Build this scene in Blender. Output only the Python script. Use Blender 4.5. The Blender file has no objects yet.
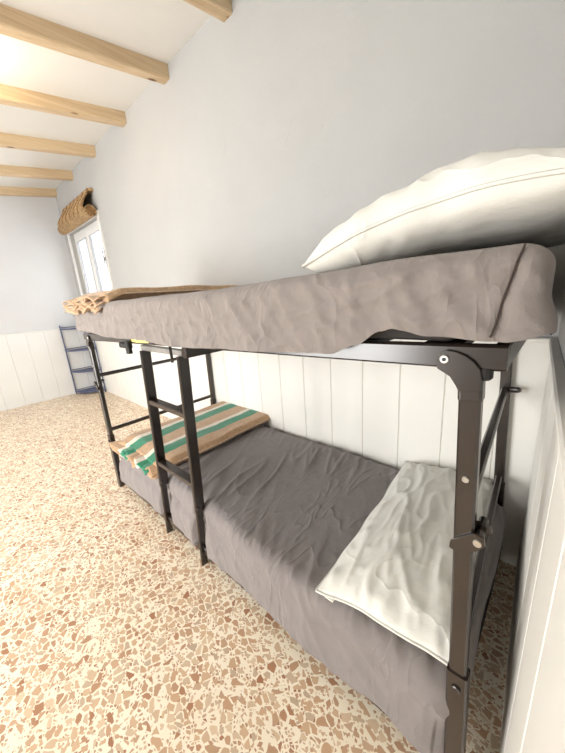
import bpy, math, random
from mathutils import Vector, Matrix, Euler, noise
random.seed(4)
S = bpy.context.scene
COL = S.collection
PI = math.pi

# ------------------------------------------------------------------ materials
def mat(name):
    m = bpy.data.materials.new(name); m.use_nodes = True
    nt = m.node_tree; b = nt.nodes['Principled BSDF']
    return m, nt, b
def N(nt, t, **kw):
    n = nt.nodes.new(t)
    for k, v in kw.items():
        if k in n.inputs: n.inputs[k].default_value = v
        else: setattr(n, k, v)
    return n
def L(nt, a, b): nt.links.new(a, b)
def ramp(nt, stops, interp='LINEAR'):
    r = nt.nodes.new('ShaderNodeValToRGB'); r.color_ramp.interpolation = interp
    e = r.color_ramp.elements
    while len(e) < len(stops): e.new(0.5)
    for el, (p, c) in zip(e, stops):
        el.position = p; el.color = (c[0], c[1], c[2], 1)
    return r
def mth(nt, op, a, b=None, c=None):
    n = nt.nodes.new('ShaderNodeMath'); n.operation = op
    for i, x in enumerate((a, b, c)):
        if x is None: continue
        if isinstance(x, (int, float)): n.inputs[i].default_value = x
        else: nt.links.new(x, n.inputs[i])
    return n.outputs[0]
def coords(nt, scale=(1,1,1)):
    tc = nt.nodes.new('ShaderNodeTexCoord'); mp = nt.nodes.new('ShaderNodeMapping')
    mp.inputs['Scale'].default_value = scale
    L(nt, tc.outputs['Object'], mp.inputs['Vector']); return mp.outputs[0]
def bump(nt, b, h, strength, dist):
    bp = nt.nodes.new('ShaderNodeBump'); bp.inputs['Strength'].default_value = strength
    bp.inputs['Distance'].default_value = dist
    L(nt, h, bp.inputs['Height']); L(nt, bp.outputs[0], b.inputs['Normal'])

def simple(name, col, rough=.5, metal=0, spec=.5, nscale=30, var=.08, bs=0, bd=.002):
    m, nt, b = mat(name)
    v = coords(nt); n = N(nt, 'ShaderNodeTexNoise', Scale=nscale, Detail=4.0); L(nt, v, n.inputs['Vector'])
    lo = [c*(1-var) for c in col]; hi = [min(1, c*(1+var)) for c in col]
    r = ramp(nt, [(.3, lo), (.7, hi)]); L(nt, n.outputs['Fac'], r.inputs[0]); L(nt, r.outputs[0], b.inputs['Base Color'])
    b.inputs['Roughness'].default_value = rough; b.inputs['Metallic'].default_value = metal
    b.inputs['Specular IOR Level'].default_value = spec
    if bs: bump(nt, b, n.outputs['Fac'], bs, bd)
    return m

def plaster(name, col, bs=.35):
    m, nt, b = mat(name); v = coords(nt)
    n1 = N(nt, 'ShaderNodeTexNoise', Scale=2.2, Detail=5.0, Roughness=.6); L(nt, v, n1.inputs['Vector'])
    n2 = N(nt, 'ShaderNodeTexNoise', Scale=45.0, Detail=3.0); L(nt, v, n2.inputs['Vector'])
    n3 = N(nt, 'ShaderNodeTexNoise', Scale=7.0, Detail=6.0, Roughness=.7, Distortion=1.0); L(nt, v, n3.inputs['Vector'])
    pits = ramp(nt, [(.66, (0,0,0)), (.74, (1,1,1))]); L(nt, n3.outputs['Fac'], pits.inputs[0])
    h = mth(nt, 'ADD', mth(nt, 'MULTIPLY', n2.outputs['Fac'], .25), mth(nt, 'MULTIPLY', pits.outputs[0], .45))
    h = mth(nt, 'ADD', h, mth(nt, 'MULTIPLY', n1.outputs['Fac'], 2.0))
    r = ramp(nt, [(.3, [c*.97 for c in col]), (.7, [min(1, c*1.02) for c in col])])
    L(nt, n1.outputs['Fac'], r.inputs[0]); L(nt, r.outputs[0], b.inputs['Base Color'])
    b.inputs['Roughness'].default_value = .85; b.inputs['Specular IOR Level'].default_value = .2
    bump(nt, b, h, bs, .006)
    return m

def fabric(name, col, rough=.85, weave=900, wr=10, bs=.5, var=.06, sheen=.15, crease=()):
    m, nt, b = mat(name); v = coords(nt)
    n1 = N(nt, 'ShaderNodeTexNoise', Scale=float(wr), Detail=6.0, Roughness=.62, Distortion=.6); L(nt, v, n1.inputs['Vector'])
    n2 = N(nt, 'ShaderNodeTexNoise', Scale=float(weave), Detail=1.0); L(nt, v, n2.inputs['Vector'])
    r = ramp(nt, [(.3, [c*(1-var) for c in col]), (.7, [min(1, c*(1+var)) for c in col])])
    L(nt, n1.outputs['Fac'], r.inputs[0]); L(nt, r.outputs[0], b.inputs['Base Color'])
    b.inputs['Roughness'].default_value = rough; b.inputs['Specular IOR Level'].default_value = .25
    b.inputs['Sheen Weight'].default_value = sheen
    h = mth(nt, 'ADD', n1.outputs['Fac'], mth(nt, 'MULTIPLY', n2.outputs['Fac'], .08))
    for sc, k in crease:                                  # sharp crease lines
        v3 = coords(nt, sc); n3 = N(nt, 'ShaderNodeTexNoise', Scale=1.0, Detail=2.0, Roughness=.4, Distortion=.8); L(nt, v3, n3.inputs['Vector'])
        rg = mth(nt, 'POWER', mth(nt, 'SUBTRACT', 1.0, mth(nt, 'ABSOLUTE', mth(nt, 'MULTIPLY_ADD', n3.outputs['Fac'], 5.0, -2.5))), 5.0)
        rg = mth(nt, 'MAXIMUM', rg, 0.0)
        nm = N(nt, 'ShaderNodeTexNoise', Scale=.35, Detail=1.0); L(nt, v3, nm.inputs['Vector'])
        mk = ramp(nt, [(.47, (0,0,0)), (.62, (1,1,1))]); L(nt, nm.outputs['Fac'], mk.inputs[0])
        rg = mth(nt, 'MULTIPLY', rg, mk.outputs[0])
        h = mth(nt, 'ADD', h, mth(nt, 'MULTIPLY', rg, k))
    bump(nt, b, h, bs, .012)
    return m

def wood(name):
    m, nt, b = mat(name)
    v = coords(nt, (14, .55, 14))
    n = N(nt, 'ShaderNodeTexNoise', Scale=2.2, Detail=7.0, Roughness=.65, Distortion=.9); L(nt, v, n.inputs['Vector'])
    v1 = coords(nt, (60, 1.2, 60))
    w = N(nt, 'ShaderNodeTexNoise', Scale=2.0, Detail=3.0); L(nt, v1, w.inputs['Vector'])
    mix = mth(nt, 'ADD', mth(nt, 'MULTIPLY', n.outputs['Fac'], .7), mth(nt, 'MULTIPLY', w.outputs['Fac'], .3))
    r = ramp(nt, [(.30, (.46, .325, .185)), (.5, (.60, .455, .285)), (.70, (.70, .565, .385))]); L(nt, mix, r.inputs[0])
    v2 = coords(nt, (1, .45, 1))
    vo = N(nt, 'ShaderNodeTexVoronoi', Scale=8.0); L(nt, v2, vo.inputs['Vector'])
    kn = ramp(nt, [(.07, (1,1,1)), (.15, (0,0,0))]); L(nt, vo.outputs['Distance'], kn.inputs[0])
    mx = nt.nodes.new('ShaderNodeMix'); mx.data_type = 'RGBA'
    L(nt, kn.outputs[0], mx.inputs[0]); L(nt, r.outputs[0], mx.inputs[6]); mx.inputs[7].default_value = (.17, .075, .025, 1)
    L(nt, mx.outputs[2], b.inputs['Base Color']); b.inputs['Roughness'].default_value = .55
    bump(nt, b, mix, .15, .003)
    return m

def terrazzo(name):
    m, nt, b = mat(name); tc = nt.nodes.new('ShaderNodeTexCoord')
    wn = N(nt, 'ShaderNodeTexNoise', Scale=14.0, Detail=2.0); L(nt, tc.outputs['Object'], wn.inputs['Vector'])
    va = nt.nodes.new('ShaderNodeVectorMath'); va.operation = 'MULTIPLY_ADD'
    L(nt, wn.outputs['Color'], va.inputs[0]); va.inputs[1].default_value = (.03,.03,.0); L(nt, tc.outputs['Object'], va.inputs[2])
    sp = nt.nodes.new('ShaderNodeSeparateXYZ'); L(nt, va.outputs[0], sp.inputs[0])
    cb = nt.nodes.new('ShaderNodeCombineXYZ'); L(nt, sp.outputs[0], cb.inputs[0]); L(nt, sp.outputs[1], cb.inputs[1])
    base = None
    cem = N(nt, 'ShaderNodeTexNoise', Scale=3.0, Detail=5.0); L(nt, tc.outputs['Object'], cem.inputs['Vector'])
    cr = ramp(nt, [(.3, (.84, .75, .59)), (.7, (.90, .82, .68))]); L(nt, cem.outputs['Fac'], cr.inputs[0]); base = cr.outputs[0]
    for sc, lo, hi, keep in ((85.0, .16, .55, .6), (36.0, .12, .62, .9)):
        rot = N(nt, 'ShaderNodeMapping'); rot.inputs['Rotation'].default_value = (0, 0, sc*.1); rot.inputs['Scale'].default_value = (1.0, 1.25, 1)
        L(nt, cb.outputs[0], rot.inputs['Vector'])
        de = N(nt, 'ShaderNodeTexVoronoi', feature='DISTANCE_TO_EDGE', voronoi_dimensions='2D', Scale=sc); L(nt, rot.outputs[0], de.inputs['Vector'])
        f1 = N(nt, 'ShaderNodeTexVoronoi', feature='F1', voronoi_dimensions='2D', Scale=sc); L(nt, rot.outputs[0], f1.inputs['Vector'])
        sep = nt.nodes.new('ShaderNodeSeparateColor'); L(nt, f1.outputs['Color'], sep.inputs[0])
        thr = mth(nt, 'MULTIPLY_ADD', mth(nt, 'POWER', sep.outputs[0], 2.2), hi-lo, lo)
        inside = mth(nt, 'GREATER_THAN', de.outputs['Distance'], mth(nt, 'MULTIPLY', thr, .72))
        inside = mth(nt, 'MULTIPLY', inside, mth(nt, 'LESS_THAN', sep.outputs[1], keep))
        chip = ramp(nt, [(0, (.36,.17,.09)), (.18, (.54,.34,.21)), (.4, (.63,.45,.29)), (.6, (.45,.27,.165)), (.78, (.70,.54,.37)), (1, (.50,.38,.27))])
        L(nt, sep.outputs[2], chip.inputs[0])
        mx = nt.nodes.new('ShaderNodeMix'); mx.data_type = 'RGBA'
        L(nt, inside, mx.inputs[0]); L(nt, base, mx.inputs[6]); L(nt, chip.outputs[0], mx.inputs[7]); base = mx.outputs[2]
    L(nt, base, b.inputs['Base Color'])
    b.inputs['Roughness'].default_value = .38; b.inputs['Specular IOR Level'].default_value = .35
    return m

def striped(name):
    m, nt, b = mat(name); tc = nt.nodes.new('ShaderNodeTexCoord')
    wn = N(nt, 'ShaderNodeTexNoise', Scale=9.0, Detail=4.0); L(nt, tc.outputs['Object'], wn.inputs['Vector'])
    sp = nt.nodes.new('ShaderNodeSeparateXYZ'); L(nt, tc.outputs['Object'], sp.inputs[0])
    x = mth(nt, 'ADD', sp.outputs[0], mth(nt, 'MULTIPLY_ADD', wn.outputs['Fac'], .03, -.015))
    x = mth(nt, 'DIVIDE', x, .60)                       # 0 at the foot edge, 1 at the fold
    tan, whi, gre = (.52,.335,.195), (.76,.69,.58), (.035,.24,.135)
    r = ramp(nt, [(0,tan),(.17,whi),(.24,gre),(.40,tan),(.60,whi),(.665,gre),(.80,tan)], 'CONSTANT'); L(nt, x, r.inputs[0])
    n2 = N(nt, 'ShaderNodeTexNoise', Scale=60.0, Detail=5.0); L(nt, tc.outputs['Object'], n2.inputs['Vector'])
    n3 = N(nt, 'ShaderNodeTexNoise', Scale=500.0, Detail=2.0); L(nt, tc.outputs['Object'], n3.inputs['Vector'])
    mx = nt.nodes.new('ShaderNodeMix'); mx.data_type = 'RGBA'; mx.blend_type = 'MULTIPLY'; mx.inputs[0].default_value = .6
    rr = ramp(nt, [(.3,(.72,.70,.68)),(.7,(1.1,1.1,1.1))]); L(nt, n2.outputs['Fac'], rr.inputs[0])
    L(nt, r.outputs[0], mx.inputs[6]); L(nt, rr.outputs[0], mx.inputs[7]); L(nt, mx.outputs[2], b.inputs['Base Color'])
    b.inputs['Roughness'].default_value = .95; b.inputs['Specular IOR Level'].default_value = .1; b.inputs['Sheen Weight'].default_value = .3
    bump(nt, b, mth(nt, 'ADD', n2.outputs['Fac'], mth(nt, 'MULTIPLY', n3.outputs['Fac'], .5)), .5, .006)
    return m

def bamboo(name):
    m, nt, b = mat(name)
    v = coords(nt, (1, 1, 1))
    w = N(nt, 'ShaderNodeTexWave', wave_type='BANDS', bands_direction='X', Scale=18.0, Distortion=3.0, Detail=2.0); L(nt, v, w.inputs['Vector'])
    n = N(nt, 'ShaderNodeTexNoise', Scale=35.0, Detail=5.0); L(nt, v, n.inputs['Vector'])
    f = mth(nt, 'ADD', mth(nt, 'MULTIPLY', w.outputs['Fac'], .35), mth(nt, 'MULTIPLY', n.outputs['Fac'], .65))
    r = ramp(nt, [(.34,(.07,.03,.01)),(.47,(.34,.20,.085)),(.70,(.60,.42,.21))]); L(nt, f, r.inputs[0])
    L(nt, r.outputs[0], b.inputs['Base Color']); b.inputs['Roughness'].default_value = .6
    bump(nt, b, f, .5, .01)
    return m

def glass(name):
    m, nt, b = mat(name)
    b.inputs['Base Color'].default_value = (1,1,1,1); b.inputs['Roughness'].default_value = .0
    b.inputs['Transmission Weight'].default_value = 1; b.inputs['IOR'].default_value = 1.0
    return m

M = {}
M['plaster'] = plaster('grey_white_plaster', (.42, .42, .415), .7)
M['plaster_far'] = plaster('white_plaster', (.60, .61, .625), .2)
M['ceil'] = plaster('ceiling_board', (.74, .73, .70), .08)
M['plank'] = simple('white_painted_planks', (.76, .745, .70), .45, nscale=3, var=.02, bs=.05)
M['plankfar'] = simple('white_lacquered_planks', (.74, .745, .735), .4, nscale=3, var=.02, bs=.05)
M['floor'] = terrazzo('terrazzo')
M['wood'] = wood('pine')
M['metal'] = simple('brown_painted_steel', (.020, .013, .010), .25, metal=.0, spec=.85, nscale=14, var=.25)
M['black'] = simple('black_plastic', (.012, .011, .011), .5, nscale=20)
M['steel'] = simple('bright_steel', (.62, .60, .56), .35, metal=1)
M['sheet'] = fabric('grey_cotton_sheet', (.235, .205, .190), wr=14, bs=.5, crease=(((6,4,5),.75),((15,6,4),.40)))
M['sheetlow'] = fabric('grey_cotton_sheet_smooth', (.215, .192, .186), wr=12, bs=.45, crease=(((8,2.2,4),.95),((22,4,8),.45)))
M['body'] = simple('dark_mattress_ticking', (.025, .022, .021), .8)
M['thread'] = simple('dark_stitching', (.05, .035, .03), .9)
M['pillow'] = fabric('white_pillowcase', (.70, .69, .64), wr=7, bs=.35, var=.02, crease=(((6,4,6),.5),))
M['stripe'] = striped('striped_wool')
M['tan'] = fabric('tan_wool', (.47, .315, .185), .95, weave=500, wr=40, bs=.6, var=.25, sheen=.3)
M['bamboo'] = bamboo('bamboo_slats')
M['bambooend'] = simple('bamboo_cut_ends', (.30, .17, .07), .8, nscale=90, var=.5)
M['white'] = simple('white_window_paint', (.72, .72, .71), .4, var=.02)
M['glass'] = glass('clear_glass')
M['reflgrey'] = simple('steel_reflection_grey', (.34, .32, .30), .3, metal=.4, nscale=40, var=.2)  # pale grey stands in for the glossy reflection on the ladder's top bar
M['rack'] = simple('blue_grey_steel', (.085, .10, .19), .45, spec=.5)
M['yellow'] = simple('yellow_paper', (.80, .66, .20), .8, nscale=120, var=.3)
M['grey'] = simple('grey_plastic', (.3, .3, .31), .5)
M['bulb'] = simple('warm_bulb', (1, .85, .6), .3)
_b = M['bulb'].node_tree.nodes['Principled BSDF']; _b.inputs['Emission Color'].default_value = (1,.72,.38,1); _b.inputs['Emission Strength'].default_value = 25

# ------------------------------------------------------------------ mesh helpers
class MB:
    def __init__(s): s.v = []; s.f = []
    def add(s, vs, fs):
        o = len(s.v); s.v += [Vector(p) for p in vs]; s.f += [tuple(i+o for i in f) for f in fs]; return s
    def box(s, x0, x1, y0, y1, z0, z1):
        return s.add([(x,y,z) for z in (z0,z1) for y in (y0,y1) for x in (x0,x1)],
                     [(0,2,3,1),(4,5,7,6),(0,1,5,4),(2,6,7,3),(0,4,6,2),(1,3,7,5)])
    def bar(s, a, b, w, d, up=(0,-1,0), bev=.004):
        """rectangular tube from a to b with rounded corners: w across, d along 'up'"""
        a, b = Vector(a), Vector(b); t = (b-a).normalized(); u = Vector(up); u = (u - t*u.dot(t)).normalized(); r = t.cross(u)
        W, D = w/2, d/2; c = min(bev, W*.6, D*.6)
        prof = [(-W+c,-D),(W-c,-D),(W,-D+c),(W,D-c),(W-c,D),(-W+c,D),(-W,D-c),(-W,-D+c)]
        n = len(prof); vs = [p + r*x + u*y for p in (a, b) for x, y in prof]
        fs = [(i,(i+1)%n,n+(i+1)%n,n+i) for i in range(n)] + [tuple(range(n))[::-1], tuple(range(n,2*n))]
        return s.add(vs, fs)
    def tube(s, pts, r, n=10, caps=True):
        pts = [Vector(p) for p in pts]; rs = r if isinstance(r, (list, tuple)) else [r]*len(pts)
        t0 = (pts[1]-pts[0]).normalized(); u = Vector((0,0,1)) if abs(t0.z) < .9 else Vector((1,0,0))
        vs = []; m = len(pts)
        for i, p in enumerate(pts):
            t = (pts[min(i+1,m-1)] - pts[max(i-1,0)]).normalized(); u = (u - t*u.dot(t)).normalized(); w = t.cross(u)
            for k in range(n):
                a = 2*PI*k/n; vs.append(p + (u*math.cos(a) + w*math.sin(a))*rs[i])
        fs = [(i*n+k, i*n+(k+1)%n, (i+1)*n+(k+1)%n, (i+1)*n+k) for i in range(m-1) for k in range(n)]
        if caps: fs += [tuple(range(n))[::-1], tuple(range((m-1)*n, m*n))]
        return s.add(vs, fs)
    def prism(s, poly, axis, a, b):
        """poly = list of 2-D points; axis 'y': (x,z) extruded y a..b ; 'x': (y,z) ; 'z': (x,y)"""
        def p(q, t): return {'y': (q[0],t,q[1]), 'x': (t,q[0],q[1]), 'z': (q[0],q[1],t)}[axis]
        n = len(poly)
        return s.add([p(q,a) for q in poly] + [p(q,b) for q in poly],
                     [(i,(i+1)%n,n+(i+1)%n,n+i) for i in range(n)] + [tuple(range(n))[::-1], tuple(range(n,2*n))])
    def grid(s, fn, nu, nv, closed_u=False):
        vs = [fn(i/nu, j/nv) for i in range(nu+1) for j in range(nv+1)]
        w = nv+1
        return s.add(vs, [(i*w+j,(i+1)*w+j,(i+1)*w+j+1,i*w+j+1) for i in range(nu) for j in range(nv)])
    def build(s, name, m, parent=None, origin=None, smooth=False, bevel=0, solid=0, sub=0):
        o = Vector(origin) if origin else (ROOT.get(parent.name, Vector()) if parent else Vector())
        me = bpy.data.meshes.new(name); me.from_pydata([v-o for v in s.v], [], s.f); me.validate(); me.update()
        import bmesh
        bm = bmesh.new(); bm.from_mesh(me); bmesh.ops.recalc_face_normals(bm, faces=bm.faces[:]); bm.to_mesh(me); bm.free()
        me.materials.append(m)
        ob = bpy.data.objects.new(name, me); COL.objects.link(ob)
        if smooth:
            for p in me.polygons: p.use_smooth = True
        if parent: ob.parent = parent
        else: ob.location = o
        ROOT[ob.name] = o
        if solid:
            md = ob.modifiers.new('thick', 'SOLIDIFY'); md.thickness = solid; md.offset = -1
        if bevel:
            md = ob.modifiers.new('bevel', 'BEVEL'); md.width = bevel; md.segments = 2; md.limit_method = 'ANGLE'; md.angle_limit = .6
        if sub:
            md = ob.modifiers.new('sub', 'SUBSURF'); md.levels = sub; md.render_levels = sub
        return ob
ROOT = {}
def thing(name, label, cat, loc, group=None):
    e = bpy.data.objects.new(name, None); COL.objects.link(e); e.location = loc; e.empty_display_size = .1
    ROOT[e.name] = Vector(loc); e['label'] = label; e['category'] = cat
    if group: e['group'] = group
    return e
def tag(o, label, cat, group=None):
    o['label'] = label; o['category'] = cat
    if group: o['group'] = group
    return o
def struct(o): o['kind'] = 'structure'; return o

def nz(x, y, z=0): return noise.noise(Vector((x, y, z)))
def ridge(n, k=3): return max(0, 1-abs(n)*1.6)**k
def sst(a, b, x):
    t = min(1, max(0, (x-a)/(b-a))); return t*t*(3-2*t)

# ------------------------------------------------------------------ room
XF, YO, SL = -5.28, -3.4, .128            # far wall, opposite wall, fall of the ceiling
ZC, ZD = 2.772, .969                     # ceiling at the back wall, top of the boarding
RA = .05                                 # the right wall runs slightly out of square
def xr(y): return -RA*y
def zc(y): return ZC + SL*y
struct(MB().box(XF-.2, .4, YO-.2, .25, -.1, 0).build('floor', M['floor']))
c = MB(); y0, y1 = YO-.2, .25
c.add([(x, y, zc(y)+dz) for dz in (0,.12) for y in (y0,y1) for x in (XF-.2,.4)], [(0,2,3,1),(4,5,7,6),(0,1,5,4),(2,6,7,3),(0,4,6,2),(1,3,7,5)])
struct(c.build('ceiling', M['ceil']))
# back wall with the window opening
WX0, WX1, WZ0, WZ1 = -5.06, -3.95, 1.05, 2.19
w = MB()
w.box(XF-.2, WX0, 0, .25, 0, 2.95); w.box(WX1, .4, 0, .25, 0, 2.95); w.box(WX0, WX1, 0, .25, 0, WZ0); w.box(WX0, WX1, 0, .25, WZ1, 2.95)
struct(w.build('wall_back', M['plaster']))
struct(MB().box(XF-.2, XF, YO-.2, 0, 0, 2.95).build('wall_left', M['plaster_far']))
w = MB(); w.add([(xr(y)+dx, y, z) for z in (0,2.9) for y in (YO-.2,0) for dx in (0,.2)], [(0,2,3,1),(4,5,7,6),(0,1,5,4),(2,6,7,3),(0,4,6,2),(1,3,7,5)])
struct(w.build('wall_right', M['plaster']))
# opposite wall (behind the camera); unseen openings added and placed to shape the daylight
OX = [(-4.6, -3.8, .95, 2.05), (-2.9, -1.1, 0.0, 2.1)]
w = MB(); zt = 2.5; xs = XF-.2
for a, b_, c_, d in OX:
    w.box(xs, a, YO-.2, YO, 0, zt); w.box(a, b_, YO-.2, YO, d, zt); xs = b_
    if c_ > 0: w.box(a, b_, YO-.2, YO, 0, c_)
w.box(xs, .4, YO-.2, YO, 0, zt)
struct(w.build('wall_front', M['plaster_far']))
for i, (a, b_, c_, d) in enumerate(OX):
    f = MB(); t = .06
    f.box(a, a+t, YO-.12, YO-.05, c_, d); f.box(b_-t, b_, YO-.12, YO-.05, c_, d); f.box(a, b_, YO-.12, YO-.05, d-t, d); f.box(a, b_, YO-.12, YO-.05, c_, c_+t)
    mcx = (a+b_)/2; f.box(mcx-.04, mcx+.04, YO-.12, YO-.05, c_, d)
    struct(f.build('unseen_window_2' if i == 0 else 'unseen_door_1', M['white']))

# boarding: one mesh per wall, planks with V grooves
def boards(name, m, length, pitch, off, place, g=.0045, dp=.006, th=.014):
    b = MB(); s0 = -off
    edges = []
    x = off % pitch
    cuts = [0] + [x+k*pitch for k in range(int((length-x)/pitch)+1)] + [length]
    prof = []
    for k in range(len(cuts)-1):
        a, e = cuts[k], cuts[k+1]
        if e-a < 2*g+.002: continue
        prof += [(a, th-dp if k else th), (a+g, th), (e-g, th), (e, th-dp)]
    vs = []; n = len(prof)
    for z in (0, ZD-.02):
        vs += [place(p, q, z) for p, q in prof] + [place(prof[-1][0], .001, z), place(prof[0][0], .001, z)]
    w_ = n+2
    b.add(vs, [(i, (i+1)%w_, w_+(i+1)%w_, w_+i) for i in range(w_)] + [tuple(range(w_, 2*w_))])
    # cap moulding
    cap = [(0,.001,ZD-.02),(0,.02,ZD-.02),(0,.024,ZD-.012),(0,.024,ZD-.004),(0,.02,ZD),(0,.001,ZD)]
    vs = [place(p, q, z) for p in (0, length) for _, q, z in cap]; n = len(cap)
    b.add(vs, [(i,(i+1)%n,n+(i+1)%n,n+i) for i in range(n)] + [tuple(range(n))[::-1], tuple(range(n,2*n))])
    return struct(b.build(name, m))
boards('trim_1', M['plank'], -XF-.0, .2, (-1.945-XF) % .2, lambda p,q,z: (XF+p, -q, z*(1+.032*p/5.28)))
boards('trim_2', M['plankfar'], -YO, .2, .12, lambda p,q,z: (XF+q, -p, z), g=.007)
boards('trim_3', M['plank'], -YO-.03, .2, .0, lambda p,q,z: (xr(-p-.03)-q+.0, -p-.03, z*1.032), g=.006)

# window in the back wall
f = MB(); t = .055; ya, yb = .045, .10
for (x0,x1,z0,z1) in ((WX0,WX0+t,WZ0,WZ1),(WX1-t,WX1,WZ0,WZ1),(WX0+t,WX1-t,WZ1-t,WZ1),(WX0+t,WX1-t,WZ0,WZ0+t)): f.box(x0,x1,ya,yb,z0,z1)
# architrave on the room side
for (x0,x1,z0,z1) in ((WX0-.05,WX0,WZ0-.05,WZ1+.05),(WX1,WX1+.05,WZ0-.05,WZ1+.05),(WX0,WX1,WZ1,WZ1+.05),(WX0,WX1,WZ0-.05,WZ0)): f.box(x0,x1,-.018,.002,z0,z1)
win = struct(f.build('window_1', M['white'], bevel=.004))
mx = (WX0+WX1)/2
for a, b_ in ((WX0+t, mx), (mx, WX1-t)):
    s = MB(); q = .06
    for (x0,x1,z0,z1) in ((a,a+q,WZ0+t,WZ1-t),(b_-q,b_,WZ0+t,WZ1-t),(a+q,b_-q,WZ1-t-q,WZ1-t),(a+q,b_-q,WZ0+t,WZ0+t+q)): s.box(x0,x1,.03,.075,z0,z1)
    sa = s.build('sash', M['white'], win, bevel=.006)
    MB().box(a+q, b_-q, .05, .056, WZ0+t+q, WZ1-t-q).build('pane', M['glass'], sa)
    g = MB(); e = .007
    for (x0,x1,z0,z1) in ((a+q,a+q+e,WZ0+t+q,WZ1-t-q),(b_-q-e,b_-q,WZ0+t+q,WZ1-t-q),(a+q,b_-q,WZ1-t-q-e,WZ1-t-q),(a+q,b_-q,WZ0+t+q,WZ0+t+q+e)): g.box(x0,x1,.026,.05,z0,z1)
    g.build('gasket', M['grey'], sa)
h = MB(); h.box(WX1+.02, WX1+.045, -.034, -.018, 1.72, 1.76); h.box(WX1+.020, WX1+.042, -.046, -.034, 1.66, 1.86)
h.build('window_handle', M['grey'], win, bevel=.004)

# ceiling beams
names = ['pine ceiling beam nearest the camera, only its end showing at the top edge',
         'long pine ceiling beam with a dark knot, second from the camera, topmost in full view',
         'third pine ceiling beam from the camera, catching a warm lamp glow',
         'fourth pine ceiling beam from the camera, in the middle of the far ones',
         'fifth pine ceiling beam from the camera, last but one before the far wall',
         'farthest pine ceiling beam, lying against the top of the far wall']
for i, bx in enumerate((-1.515, -2.195, -2.915, -3.67, -4.45, -5.20)):
    b = MB(); wd, ht = .080, .086
    yb_ = YO if bx else YO
    pr = [(-ht, .006), (-ht, wd-.006), (-ht+.006, wd), (0.0, wd), (0.0, 0), (-ht+.006, 0)]
    vs = [(bx-q, y, zc(y)+p) for y in (-.0005, YO) for p, q in pr]; n = len(pr)
    b.add(vs, [(k,(k+1)%n,n+(k+1)%n,n+k) for k in range(n)] + [tuple(range(n))[::-1], tuple(range(n,2*n))])
    o = b.build('ceiling_beam', M['wood'], origin=(bx+random.uniform(0,.0), 0, ZC-.05-.0*i))
    tag(o, names[i], 'beam', 'pine beams across the ceiling')
    o.data.transform(Matrix.Translation((0, i*.37, i*.21))); o.location.y -= i*.37; o.location.z -= i*.21   # own grain per beam

# ------------------------------------------------------------------ bunk bed frame
bed = thing('bunk_bed', 'dark brown folding metal bunk bed with a ladder on its front side', 'bunk bed', (-1.1, -.45, 0))
YF, YB = -.857, -.035        # centre planes of the front and rear posts
def rz(x): return 1.046 + .0211*(x+2.16)        # the top frame stands a little higher at the head end
EAR = [(-.146,1.067),(-.148,1.082),(-.144,1.095),(-.133,1.101),(-.118,1.099),(-.103,1.093),(-.091,1.084),(-.081,1.072),(-.0775,1.055),(-.076,1.036),(-.110,1.030),(-.115,1.040),(-.125,1.055),(-.137,1.062)]
def post(xf, xt, y, front, sgn):
    def px(z): return xf + (xt-xf)*z/1.05
    top = rz(px(1)) - .018
    p = MB(); p.bar((px(.34), y, .34), (px(top), y, top), .034, .026)
    leg = p.build('post', M['metal'], bed)
    q = MB(); q.bar((px(0), y, 0.0), (px(.39), y, .39), .041, .033)
    q.build('foot_tube', M['metal'], leg)
    if not front: return px
    fy = y-.013
    for z, w in ((.352, .0175), (.865, .013)):
        s = MB(); f2 = y-w-.0005; r_ = .009 if z < .5 else .006
        s.tube([(px(z), f2+.004, z), (px(z), f2-.002, z), (px(z), f2-.004, z)], [r_,r_,r_*.7], 12)
        s.build('bolt', M['metal'] if z < .5 else M['steel'], leg)
    # swinging clasp that locks the folding leg
    zc_ = .735; k = MB(); x = px(zc_)
    pts = [(x-.021*sgn, zc_-.024), (x-.008*sgn, zc_-.028), (x+.024*sgn, zc_-.008), (x+.036*sgn, zc_+.010), (x+.033*sgn, zc_+.026), (x+.018*sgn, zc_+.028), (x-.020*sgn, zc_-.008)]
    k.prism(pts, 'y', fy-.006, fy-.002)
    k.tube([(x+.024*sgn, fy-.004, zc_+.012), (x+.024*sgn, fy+.05, zc_+.026)], .008, 10)
    k.tube([(x+.024*sgn, fy+.026, zc_+.018), (x+.024*sgn, fy+.033, zc_+.021)], .017, 16)
    k.build('clasp', M['metal'], leg)
    MB().tube([(x+.024*sgn, fy-.005, zc_+.011), (x+.024*sgn, fy-.009, zc_+.011)], .007, 12).build('rivet', M['steel'], leg)
    # head plate: rounded ear carrying the pivot of the top rail
    dz = rz(px(1)) - rz(-.09); x0_ = -.094
    pts = [(px(1.03) + (ex-x0_)*sgn, ez+dz) for ex, ez in EAR]
    k = MB(); k.prism(pts, 'y', fy-.005, fy+.012)
    k.bar((px(1.0), y-.001, 1.015+dz), (px(1.05), y-.001, 1.050+dz), .037, .032)
    k.build('pivot_plate', M['metal'], leg, bevel=.0015)
    cx, cz = px(1.03)+(-.135-x0_)*sgn, 1.085+dz; k = MB()
    k.tube([(cx, fy-.004, cz), (cx, fy-.007, cz), (cx, fy-.008, cz)], [.0075,.0075,.006], 14)
    k.build('pivot_ring', M['steel'], leg)
    MB().tube([(cx, fy-.007, cz), (cx, fy-.0086, cz)], .0035, 10).build('pivot_hole', M['black'], leg)
    return px
pFR = post(-.054, -.097, YF, True, 1); pFL = post(-2.150, -2.120, YF, True, -1)
pBR = post(-.092, -.139, YB, False, 1); pBL = post(-2.145, -2.120, YB, False, -1)

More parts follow.
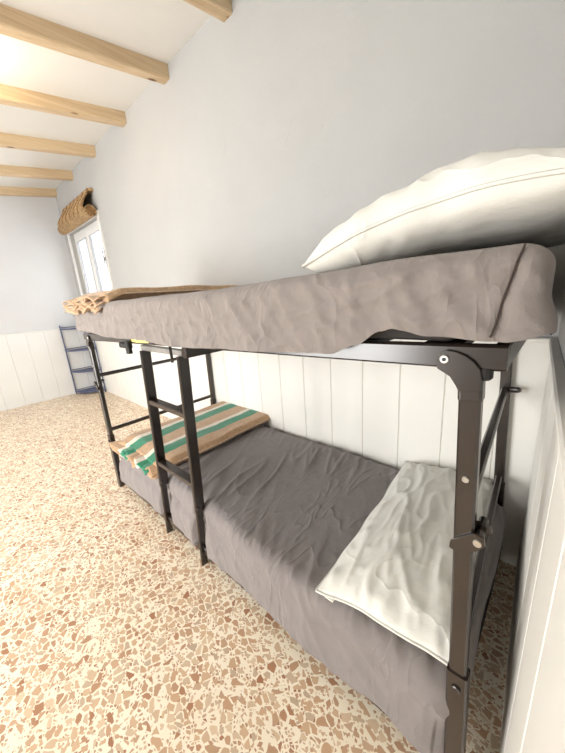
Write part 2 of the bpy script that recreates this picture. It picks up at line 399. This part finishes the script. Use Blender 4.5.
def rail(name, a, b, w, d, **k): return MB().bar(a, b, w, d, **k).build(name, M['metal'], bed)
def trail(y): return rail('upper_side_rail', (-2.180, y, rz(-2.18)), (-.050, y, rz(-.05)), .022, .042, up=(0,0,1))
r = trail(YF)
lb = MB(); lb.add([(x, YF-.0116, rz(x)+dz) for x, dz in ((-1.47,-.012),(-1.40,-.014),(-1.29,-.013),(-1.285,.012),(-1.36,.016),(-1.46,.018))], [(0,1,2,3,4,5)])
lb.build('paper_label', M['yellow'], r, solid=.0006)['label'] = 'torn yellow paper label stuck on the rail'
trail(YB)
for x in (-.061, -2.169): rail('upper_end_rail', (x, YF+.011, rz(x)), (x, YB-.011, rz(x)), .022, .042, up=(0,0,1))
rail('lower_side_rail', (-2.12, YF+.001, .078), (-.08, YF+.001, .078), .022, .042, up=(0,0,1))
rail('lower_side_rail', (-2.12, YB-.001, .078), (-.08, YB-.001, .078), .022, .042, up=(0,0,1))
rail('lower_end_rail', (-.091, YF+.012, .078), (-.091, YB-.012, .078), .022, .042, up=(0,0,1))
rail('lower_end_rail', (-2.11, YF+.012, .078), (-2.11, YB-.012, .078), .022, .042, up=(0,0,1))
for z in (.80, .425):
    rail('end_bar', (pFL(z), YF+.013, z), (pBL(z), YB-.013, z), .022, .022)
    rail('end_bar', (pFR(z), YF+.013, z), (pBR(z), YB-.013, z), .022, .022)
rail('cross_beam', (-1.05, YF+.012, 1.030), (-1.05, YB-.012, 1.030), .030, .056, up=(0,0,1))
for top in (True, False):
    for k_ in range(11):
        x = -2.0 + k_*.18; z = rz(x)-.002 if top else .088
        MB().box(x, x+.07, YF+.0115, YB-.0115, z, z+.012).build('slat', M['black'], bed)
for x in (-.080, -2.13): MB().tube([(x, YF, rz(x)-.018), (x, YF, rz(x)-.034), (x, YF, rz(x)-.038)], [.013,.013,.010], 14).build('rubber_stop', M['black'], bed)
MB().tube([(pBR(.8), YB-.008, .80), (-.085, YB-.02, .808), (-.078, YB-.022, .809)], [.011,.011,.007], 12).build('hook_peg', M['metal'], bed)

# ladder hooked under the front rail
def lx(base, z): return base + .030*z
def ly(z): return -.860 + .028*z
zt = 1.018
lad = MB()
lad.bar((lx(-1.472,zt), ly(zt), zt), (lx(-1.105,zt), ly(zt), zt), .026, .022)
lad = lad.build('ladder', M['reflgrey'], bed)
for base in (-1.455, -1.122):
    s = MB(); s.bar((lx(base,.29), ly(.29), .29), (lx(base,1.005), ly(1.005), 1.005), .018, .048)
    s.build('stile', M['metal'], lad)
    s = MB(); s.bar((lx(base,0)+.002, ly(0)-.006, 0), (lx(base,.33)+.002, ly(.33)-.006, .33), .014, .033)
    s.tube([(lx(base,.31)+.006, ly(.31)-.012, .31), (lx(base,.31)+.015, ly(.31)-.012, .31)], .009, 10)
    s.build('stile_foot', M['metal'], lad)
for z in (.755, .425):
    s = MB(); s.bar((lx(-1.447,z), ly(z), z), (lx(-1.130,z), ly(z), z), .024, .042)
    s.build('rung', M['metal'], lad)
k = MB(); k.bar((-1.56, YF-.024, 1.032), (-1.46, YF-.024, 1.032), .026, .022); k.bar((-1.475, YF-.026, .995), (-1.475, YF-.026, 1.055), .032, .02)
k.build('lock_knob', M['black'], lad)
k = MB(); k.bar((-1.080, YF-.026, .99), (-1.080, YF-.026, 1.066), .010, .010); k.bar((-1.080, YF-.03, 1.062), (-1.080, YF+.0, 1.062), .010, .008)
k.build('hanger_strap', M['metal'], lad)

# ------------------------------------------------------------------ mattresses
def shell(x0,x1,y0,y1,z0,z1,r,nx,ny,nz_,fn,bottom=False):
    idx = {}; mb = MB(); vs = []; fs = []
    def key(i,j,k):
        if (i,j,k) in idx: return idx[(i,j,k)]
        p = Vector((x0+(x1-x0)*i/nx, y0+(y1-y0)*j/ny, z0+(z1-z0)*k/nz_))
        q = Vector((min(max(p.x,x0+r),x1-r), min(max(p.y,y0+r),y1-r), min(p.z, z1-r)))
        d = p-q; n = d.normalized() if d.length > 1e-9 else Vector((0,0,1))
        if d.length > r*.999 or True: p2 = q + n*r if d.length > 1e-9 else p
        idx[(i,j,k)] = len(vs); vs.append(fn(p2, n, k/nz_)); return idx[(i,j,k)]
    for i in range(nx):
        for j in range(ny):
            fs.append((key(i,j,nz_),key(i+1,j,nz_),key(i+1,j+1,nz_),key(i,j+1,nz_)))
            if bottom: fs.append((key(i,j,0),key(i,j+1,0),key(i+1,j+1,0),key(i+1,j,0)))
    for k in range(nz_):
        for i in range(nx):
            fs.append((key(i,0,k),key(i+1,0,k),key(i+1,0,k+1),key(i,0,k+1)))
            fs.append((key(i+1,ny,k),key(i,ny,k),key(i,ny,k+1),key(i+1,ny,k+1)))
        for j in range(ny):
            fs.append((key(0,j+1,k),key(0,j,k),key(0,j,k+1),key(0,j+1,k+1)))
            fs.append((key(nx,j,k),key(nx,j+1,k),key(nx,j+1,k+1),key(nx,j,k+1)))
    mb.add(vs, fs); return mb

def lerp_pts(pts, x):
    if x <= pts[0][0]: return pts[0][1]
    for (a, va), (b, vb) in zip(pts, pts[1:]):
        if x <= b:
            t = (x-a)/(b-a); t = t*t*(3-2*t); return va + (vb-va)*t
    return pts[-1][1]

# upper mattress
HEM = [(-2.2,1.094),(-2.05,1.089),(-1.556,1.068),(-1.40,1.070),(-1.25,1.068),(-1.1,1.060),(-.967,1.061),(-.695,1.069),(-.495,1.077),(-.351,1.083),(-.292,1.104),(-.239,1.133),(-.215,1.139),(-.152,1.127),(-.055,1.121),(-.002,1.135)]
def up_fn(p, n, t):
    x, y, z = p
    top = 1.240 + .020*sst(-.9, 0, x) + .005*nz(x*1.3, y*1.5)
    front = sst(-.55, -.9, y)
    hem = lerp_pts(HEM, x)*front + 1.09*(1-front)
    z = hem + (z-1.09)/(1.25-1.09)*(top-hem)
    side = 1-abs(n.z)
    if n.y < -.3:
        u = x*1.0 + (z-1.1)*.8
        d = .012*ridge(nz(u*5.5, z*2, 3.3)) * sst(-.35, .3, nz(x*2.2, z*3, 8)) + .006*ridge(nz(x*13+z*5, z*5, 1.7)) + .008*ridge(nz(x*5-z*14, z*9+x*3, 6.1),5) + .005*ridge(nz(x*16+z*16, z*7-x*4, 9.1),5)
        d += .012*nz(x*3, z*4, 5.5)
        d += .008*(1-t)*nz(x*9, 2.5) + .006*sst(.35, 0, t)*sst(-.25,-.5,x)        # loose hem
        d -= .022*math.sin(PI*min(1,max(0,t)))*sst(-.14,-.02,x)*0
        y -= d*side
    # elastic corner seam tucks in, lobe bulges at the corner
    if x > -.16:
        e = math.exp(-((x+.040+ (1.245-z)*.2)/.007)**2); y += .007*e*side
        x += .001*sst(-.15,0,x) + .012*sst(.45,.1,t)*sst(-.1,0,x)
    x += (-.045*y-.046)*sst(-.5, 0, x)                            # follows the out-of-square wall
    if x < -2.1: x += .018*nz(y*7, z*7, 2)
    z += .004*nz(x*6, y*6, 1)*abs(n.z)
    return Vector((x, y, z))
mt = thing('mattress', 'mattress in a creased grey fitted sheet on the top bunk', 'mattress', (-1.1, -.45, 1.075), 'bunk mattresses')
shell(-2.185, -.004, -.893, -.03, 1.09, 1.25, .045, 320, 60, 24, up_fn).build('sheet', M['sheet'], mt, smooth=True)
MB().box(-2.13, -.12, -.872, -.055, 1.112, 1.205).build('core', M['body'], mt, bevel=.02)['label'] = 'dark mattress side showing below the sheet'
sm = MB(); pts = [up_fn(Vector((-.040-(1.245-z)*.2, -.893+ (0 if z < 1.215 else (z-1.215)*.55), z)), Vector((0,-1,0)), (z-1.09)/.16) + Vector((0,-.0015,0)) for z in [1.098+.147*k/16 for k in range(17)]]
sm.tube(pts, .0014, 6); sm.build('corner_seam', M['thread'], mt)

# lower mattress
def low_fn(p, n, t):
    x, y, z = p
    y -= (.036 + .006*sst(-1.0,-.8,x))*sst(-.6,-.83,y)*(1 - max(sst(.06,.025,abs(x+1.448)), sst(.06,.025,abs(x+1.115)), sst(-2.05,-2.1,x)))*(.35 + .65*max(sst(.75,.3,t), sst(-1.0,-.8,x)))
    u = x + .42*y + .05*nz(x*1.2, y*2.2, 4); v = y - .2*x
    m1 = sst(-.25, .35, nz(x*1.7, y*1.3, 2)); m2 = sst(-.3, .3, nz(x*2.3+5, y*2, 9))
    h = .014*ridge(nz(u*6.2, v*1.2, .3), 6)*m1 + .010*ridge(nz(u*13, v*2.2, 7.7), 5)*m2 + .006*ridge(nz(u*24, v*5, 3.1), 4)*m1
    h += .010*nz(x*1.4, y*1.6, 1)
    edge = sst(-.40, -.80, y)
    h += .010*edge*ridge(nz((x+.7*y)*15, y*3, 5.5), 2)*m2
    z += h*max(0, n.z)
    if n.y < -.2:
        y -= (.012*nz(x*4, z*4, 2) + .008*ridge(nz(x*9+z*6, z*4, 6)) + .006*(1-t)*nz(x*11, 3))*(1-abs(n.z))
        y -= .012*sst(.6, 0, t)*sst(-1.0, -.2, x)
    if n.y < -.2: y += .012*math.exp(-((z-.235-.012*nz(x*2,4))/.010)**2)*sst(-.7,-1.2,x)
    if n.x > .2: x += .012*nz(y*5, z*6, 4)
    if y > -.12: y += .03*sst(-.14, -.3, x)*sst(-.12, -.06, y)
    if n.x > .2: z += (.262+(z-.103)*.26 - z)*sst(-.78,-.66,y)*sst(-.11,-.08,x)*sst(.0,-.02,z-.318)  # sheet end lifted so the dark core stands in for shade
    if t < .5:
        hem = .088 + .010*nz(x*3, 1.2)
        hem += .02*sst(-.4,-.2,x)*sst(-.1,-.2,x)
        z = z + (hem-.105)*(1-2*t)*sst(-.5,-.8,y)
    return Vector((x, y, z))
ml = thing('mattress', 'mattress in a rumpled grey sheet on the bottom bunk, a pillow at its head', 'mattress', (-1.1, -.45, .10), 'bunk mattresses')
shell(-2.125, -.060, -.836, -.060, .103, .318, .05, 300, 110, 18, low_fn).build('sheet', M['sheetlow'], ml, smooth=True)
MB().box(-2.08, -.064, -.80, -.11, .102, .285).build('core', M['body'], ml, bevel=.02)  # its bared dark head end takes the place of shade

# ------------------------------------------------------------------ pillows
def pillow(name, label, group, loc, rot, W, H, T, seed, nu=70, nv=80, sag=None, flat=1.0, pinch=.035, wr=1.0, lean=0, ea=(2.4,.62), eb=(2.8,.58)):
    root = thing(name, label, 'pillow', loc, group)
    Rm = Euler(rot).to_matrix(); o = Vector(loc)
    def outline(a, b):      # a,b in -1..1
        oa = 1 - pinch*2*(1-b*b)*abs(a)**6 ; ob = 1 - pinch*2*(1-a*a)*abs(b)**6
        return a*W/2*oa + .008*nz(a*2+seed, b*3)*abs(a), b*H/2*ob + .008*nz(a*3, b*2+seed)*abs(b)
    def skew(a): return a if lean == 0 else ((a-lean)/(1+lean) if a < lean else (a-lean)/(1-lean))
    def pt(a, b, up):
        x, y = outline(a, b)
        th = T/2 * (max(0, 1-abs(skew(a))**ea[0])**ea[1]) * (max(0, 1-abs(b)**eb[0])**eb[1])
        edge = 1 - max(abs(a), abs(b))
        wv = .010*wr*ridge(nz(a*2.2+seed+b*1.2, b*2.2-a*.8, seed), 3)*min(1, edge*5+.15) + .006*wr*ridge(nz(a*5+seed, b*4, 2.2), 3) + .012*wr*nz(a*1.5, b*1.5, seed)
        # gathered ripples along the seam
        rip = .006*wr*math.sin(b*26+3*nz(b*3,a,seed))*math.exp(-((1-abs(a))*9)) + .006*wr*math.sin(a*22+3*nz(a*3,b,seed))*math.exp(-((1-abs(b))*9))
        k = min(1, edge*12)
        z = (th + (wv + rip)*k) if up else (-th*flat + wv*.4*k)
        z2 = z + (sag(a, b) if sag else 0)
        return o + Rm @ Vector((x, y, z2))
    for_face = []
    mb = MB()
    idx = {}; vs = []; fs = []
    def key(i, j, up):
        if i in (0, nu) or j in (0, nv): up = True
        kk = (i, j, up)
        if kk not in idx: idx[kk] = len(vs); vs.append(pt(-1+2*i/nu, -1+2*j/nv, up))
        return idx[kk]
    for i in range(nu):
        for j in range(nv):
            fs.append((key(i,j,True),key(i+1,j,True),key(i+1,j+1,True),key(i,j+1,True)))
            fs.append((key(i,j,False),key(i,j+1,False),key(i+1,j+1,False),key(i+1,j,False)))
    mb.add(vs, fs); body = mb.build('pillowcase', M['pillow'], root, smooth=True)
    ring = [(-1+2*i/nu, -1) for i in range(nu)] + [(1, -1+2*j/nv) for j in range(nv)] + [(1-2*i/nu, 1) for i in range(nu)] + [(-1, 1-2*j/nv) for j in range(nv+1)]
    MB().tube([pt(a, b, True) for a, b in ring], .0035, 6, caps=False).build('piping', M['pillow'], root, smooth=True)
    return root, pt
pu, ptu = pillow('pillow', 'plump white pillow on the top bunk, tilted up against the right wall', 'white bed pillows', (-.212, -.475, 1.332), (0, -.14, 0), .46, .80, .145, 3.1, flat=.9, wr=.5, lean=-.25, ea=(5,.45), eb=(4.5,.5), sag=lambda a, b: .006-.038*a*a)
plw, ptl = pillow('pillow', 'flat white pillow lying across the head of the bottom bunk', 'white bed pillows', (-.280, -.437, .362), (0, -.06, .07), .38, .86, .118, 8.4, flat=.45, pinch=.02, wr=1.0)
g = MB(); p0 = ptl(-1,-.93,True)
g.box(p0.x+.030, p0.x+.058, p0.y-.028, p0.y-.006, p0.z-.004, p0.z+.001)
g.build('care_tag', M['pillow'], plw)

# ------------------------------------------------------------------ blankets
def blanket(label, x0, y0, z0, matl, ruffle, droop, LX=.66):
    LY, T = .86, .060
    root = thing('blanket', label, 'blanket', (x0, y0, z0), 'folded wool blankets')
    # folded slab: fold (round) on the +x side, open leaves at the front end
    def top(a, b):
        x = a*LX; y = b*LY
        x += .02*nz(b*3, a, 1.3)*(a) ; y += .02*nz(a*4, .5, 2)*(1-b)
        e = min(a, 1)*1.0
        h = T*(1 + .10*nz(a*3, b*3, z0)) + .004*nz(a*9, b*8, 2)
        h *= sst(0, .04, 1.0001-b)*.35+.65
        f = sst(.955, 1.0, a)
        h = h*(1-f) + f*h*.5
        s = sst(.08, 0, a); h -= s*h*.25
        s = sst(.10, 0, b); h -= s*(h*.15 + .016)
        return Vector((x0+x, y0+y, z0+h))
    def bot(a, b):
        p = top(a, b); f = sst(.955, 1.0, a); z = z0 + .001 - .016*sst(.10, 0, b) + f*(p.z-z0)*.98
        return Vector((p.x, p.y, z))
    mb = MB(); nu, nv = 60, 70
    vs = [top(i/nu, j/nv) for i in range(nu+1) for j in range(nv+1)]; o = len(vs); vs += [bot(i/nu, j/nv) for i in range(nu+1) for j in range(nv+1)]
    w = nv+1; fs = []
    for i in range(nu):
        for j in range(nv):
            fs.append((i*w+j,(i+1)*w+j,(i+1)*w+j+1,i*w+j+1)); fs.append((o+i*w+j,o+i*w+j+1,o+(i+1)*w+j+1,o+(i+1)*w+j))
    for i in range(nu): fs += [(i*w,o+i*w,o+(i+1)*w,(i+1)*w), (i*w+nv,(i+1)*w+nv,o+(i+1)*w+nv,o+i*w+nv)]
    for j in range(nv): fs += [(j,j+1,o+j+1,o+j), (nu*w+j,o+nu*w+j,o+nu*w+j+1,nu*w+j+1)]
    mb.add(vs, fs); body = mb.build('folded_blanket', matl, root, smooth=True)
    # loose leaves fanning out at the front end
    for k in range(ruffle):
        f = k/(max(1, ruffle-1)); zz = z0 - .006 + f*(T*.72-.008); ext = random.uniform(.02, .055)*(1 if droop else .45); w0 = random.uniform(0, .05); w1 = LX*random.uniform(.72, .98)
        def leaf(u, v, k=k, f=f, zz=zz, ext=ext, w0=w0, w1=w1):
            x = w0 + (w1-w0)*u; s = v
            y = .06*(1-s) - ext*s*(1+.5*nz(u*5, k*3.1)) 
            amp = (.016 if droop else .005)*s
            z = zz + amp*nz(u*7, k*5.7, 1) + amp*.8*math.sin(u*17+k*2.1) - (droop*(1-.6*f))*s*s*(.6+.7*nz(u*4,k*2.2,3)**2)
            z = z if y > .01 else z
            return Vector((x0+x - .05*s*sst(.3,0,u)*(1 if droop else .3), y0+y, z))
        lf = MB().grid(leaf, 40, 10).build('leaf', matl, root, smooth=True, solid=.005)
    return root
blanket('folded tan wool blanket on the foot of the top bunk, ruffled ends overhanging', -2.20, -.872, 1.240, M['tan'], 7, .065, .56)
blanket('folded tan blanket with green and white stripes on the foot of the bottom bunk', -2.07, -.835, .325, M['stripe'], 5, .02, .60)

# ------------------------------------------------------------------ corner rack
rk = thing('corner_shelf', 'dark blue metal corner rack of four tiers in the far corner', 'shelf', (XF+.03, -.04, 0))
px_ = [(XF+.035, -.33), (XF+.36, -.035), (XF+.035, -.035)]
for (x, y) in px_:
    p = MB(); p.tube([(x,y,0),(x,y,.99)], .0085, 10); p.tube([(x,y,.985),(x,y,1.01)], [.012,.006], 10)
    p.build('upright', M['rack'], rk)
for z in (.025, .33, .64, .945):
    poly = [px_[2]] + [(px_[2][0] + .315*math.sin(a), px_[2][1] - .30*math.cos(a)) for a in [k*PI/2/14 for k in range(15)]]
    poly = [px_[2]] + [(x if True else 0, y) for x, y in poly[1:]]
    s = MB(); s.prism(poly, 'z', z, z+.012); sh = s.build('tier', M['rack'], rk)
    e = MB(); e.tube([(x,y,z+.012) for x,y in poly[1:]], .009, 8); e.tube([px_[2]+(z+.03,), px_[0]+(z+.03,)], .005, 8); e.tube([px_[2]+(z+.03,), px_[1]+(z+.03,)], .005, 8)
    e.build('tier_rim', M['rack'], sh)

# ------------------------------------------------------------------ bamboo blind
bl = thing('bamboo_blind', 'rolled up bamboo blind hanging above the bright window', 'blind', (-4.5, -.03, 2.42))
bx0, bx1 = -4.98, -3.93
v = MB()
for k in range(50):                                   # valance of thin canes, bellying out over the roll
    z = 2.455 - k*.0052; y = -.05 - .085*sst(0,36,k) + .05*sst(38,49,k)**2
    v.tube([(bx0+random.uniform(0,.05), y, z), (bx1-random.uniform(0,.04), y, z)], .0034, 6)
va = v.build('valance', M['bamboo'], bl)
for q in range(7):
    cx = bx0+.09+q*.155; c = MB()
    c.tube([(cx+.012*math.sin(k*.9+q), -.056 - .085*sst(0,36,k) + .05*sst(38,49,k)**2, 2.455-k*.0052) for k in range(0, 50, 2)], .005, 6)
    c.build('binding_cord', M['bambooend'], va)
h = MB(); h.box(bx0, bx1, -.045, -.002, 2.43, 2.46); h.build('head_rail', M['bamboo'], bl, bevel=.004)
rl = MB(); n = 26
rl.tube([(bx0-.03, -.080, 2.225), (bx1+.02, -.080, 2.225)], .050, 26)
for k in range(n):
    a = 2*PI*k/n; rl.tube([(bx0-.03-random.uniform(0,.02), -.080+.051*math.cos(a), 2.225+.051*math.sin(a)), (bx1+.02+random.uniform(0,.02), -.080+.051*math.cos(a), 2.225+.051*math.sin(a))], .006, 6)
roll = rl.build('roll', M['bamboo'], bl)
sp = MB()
sp.tube([(bx1+.022, -.080+(.006+.042*t)*math.cos(t*PI*7), 2.225+(.006+.042*t)*math.sin(t*PI*7)) for t in [k/70 for k in range(71)]], .0045, 6)
sp.build('roll_end', M['bambooend'], roll)

# ------------------------------------------------------------------ ceiling lamp just left of the view
LB = Vector((-2.63, -1.02, zc(-1.02)))
lp = thing('ceiling_lamp', 'small bare warm bulb in a socket on the ceiling beside the third beam', 'lamp', LB)
k = MB(); k.tube([LB-Vector((0,0,t)) for t in (-.002,.012,.014,.05)], [.04,.04,.022,.02], 18); k.build('socket', M['white'], lp)
bb = MB(); bb.tube([LB-Vector((0,0,.048+.085*t)) for t in (0,.1,.3,.5,.7,.85,.95,1)], [.014,.017,.025,.029,.028,.021,.012,.002], 16); bb.build('bulb', M['bulb'], lp, smooth=True)

# ------------------------------------------------------------------ light
def area(name, loc, rot, sx, sy, e, col):
    l = bpy.data.lights.new(name, 'AREA'); l.shape = 'RECTANGLE'; l.size = sx; l.size_y = sy; l.energy = e; l.color = col
    o = bpy.data.objects.new(name, l); COL.objects.link(o); o.location = loc; o.rotation_euler = rot; return o
area('unseen_door_daylight', (-2.0, YO-.28, 1.1), (PI/2, 0, 0), 1.75, 2.0, 225, (1, .985, .96))  # main daylight, through an unseen opening placed for its effect
area('unseen_window_daylight', (-4.2, YO-.28, 1.5), (PI/2, 0, 0), 0.75, 1.05, 42, (.86, .93, 1))  # cool light for the far wall, from an added unseen opening
area('daylight_back_window', (-4.5, .30, 1.65), (-PI/2, 0, 0), 1.1, 1.1, 18, (.9, .95, 1))
pl_ = bpy.data.lights.new('bulb_light', 'POINT'); pl_.energy = 9; pl_.color = (1, .80, .56); pl_.shadow_soft_size = .04
po = bpy.data.objects.new('bulb_light', pl_); COL.objects.link(po); po.location = LB-Vector((0,0,.17))

wd = bpy.data.worlds.new('World'); S.world = wd; wd.use_nodes = True
nt = wd.node_tree; bg = nt.nodes['Background']
bg.inputs['Color'].default_value = (.93, .97, 1, 1); bg.inputs['Strength'].default_value = 3.0

# ------------------------------------------------------------------ camera
cam = bpy.data.cameras.new('Camera'); cam.sensor_fit = 'HORIZONTAL'; cam.sensor_width = 36; cam.lens = 36*305.17/565; cam.clip_start = .02
co = bpy.data.objects.new('Camera', cam); COL.objects.link(co)
co.location = (.006, -1.439, 1.210); co.rotation_euler = (1.31009, .06776, .73256)
S.camera = co
S.view_settings.view_transform = 'Standard'; S.view_settings.look = 'None'; S.view_settings.gamma = 1; S.view_settings.use_curve_mapping = False
S.view_settings.exposure = -0.50
try: S.cycles.max_bounces = 10; S.cycles.diffuse_bounces = 6; S.cycles.use_denoising = True; S.cycles.sample_clamp_indirect = 6
except Exception: pass
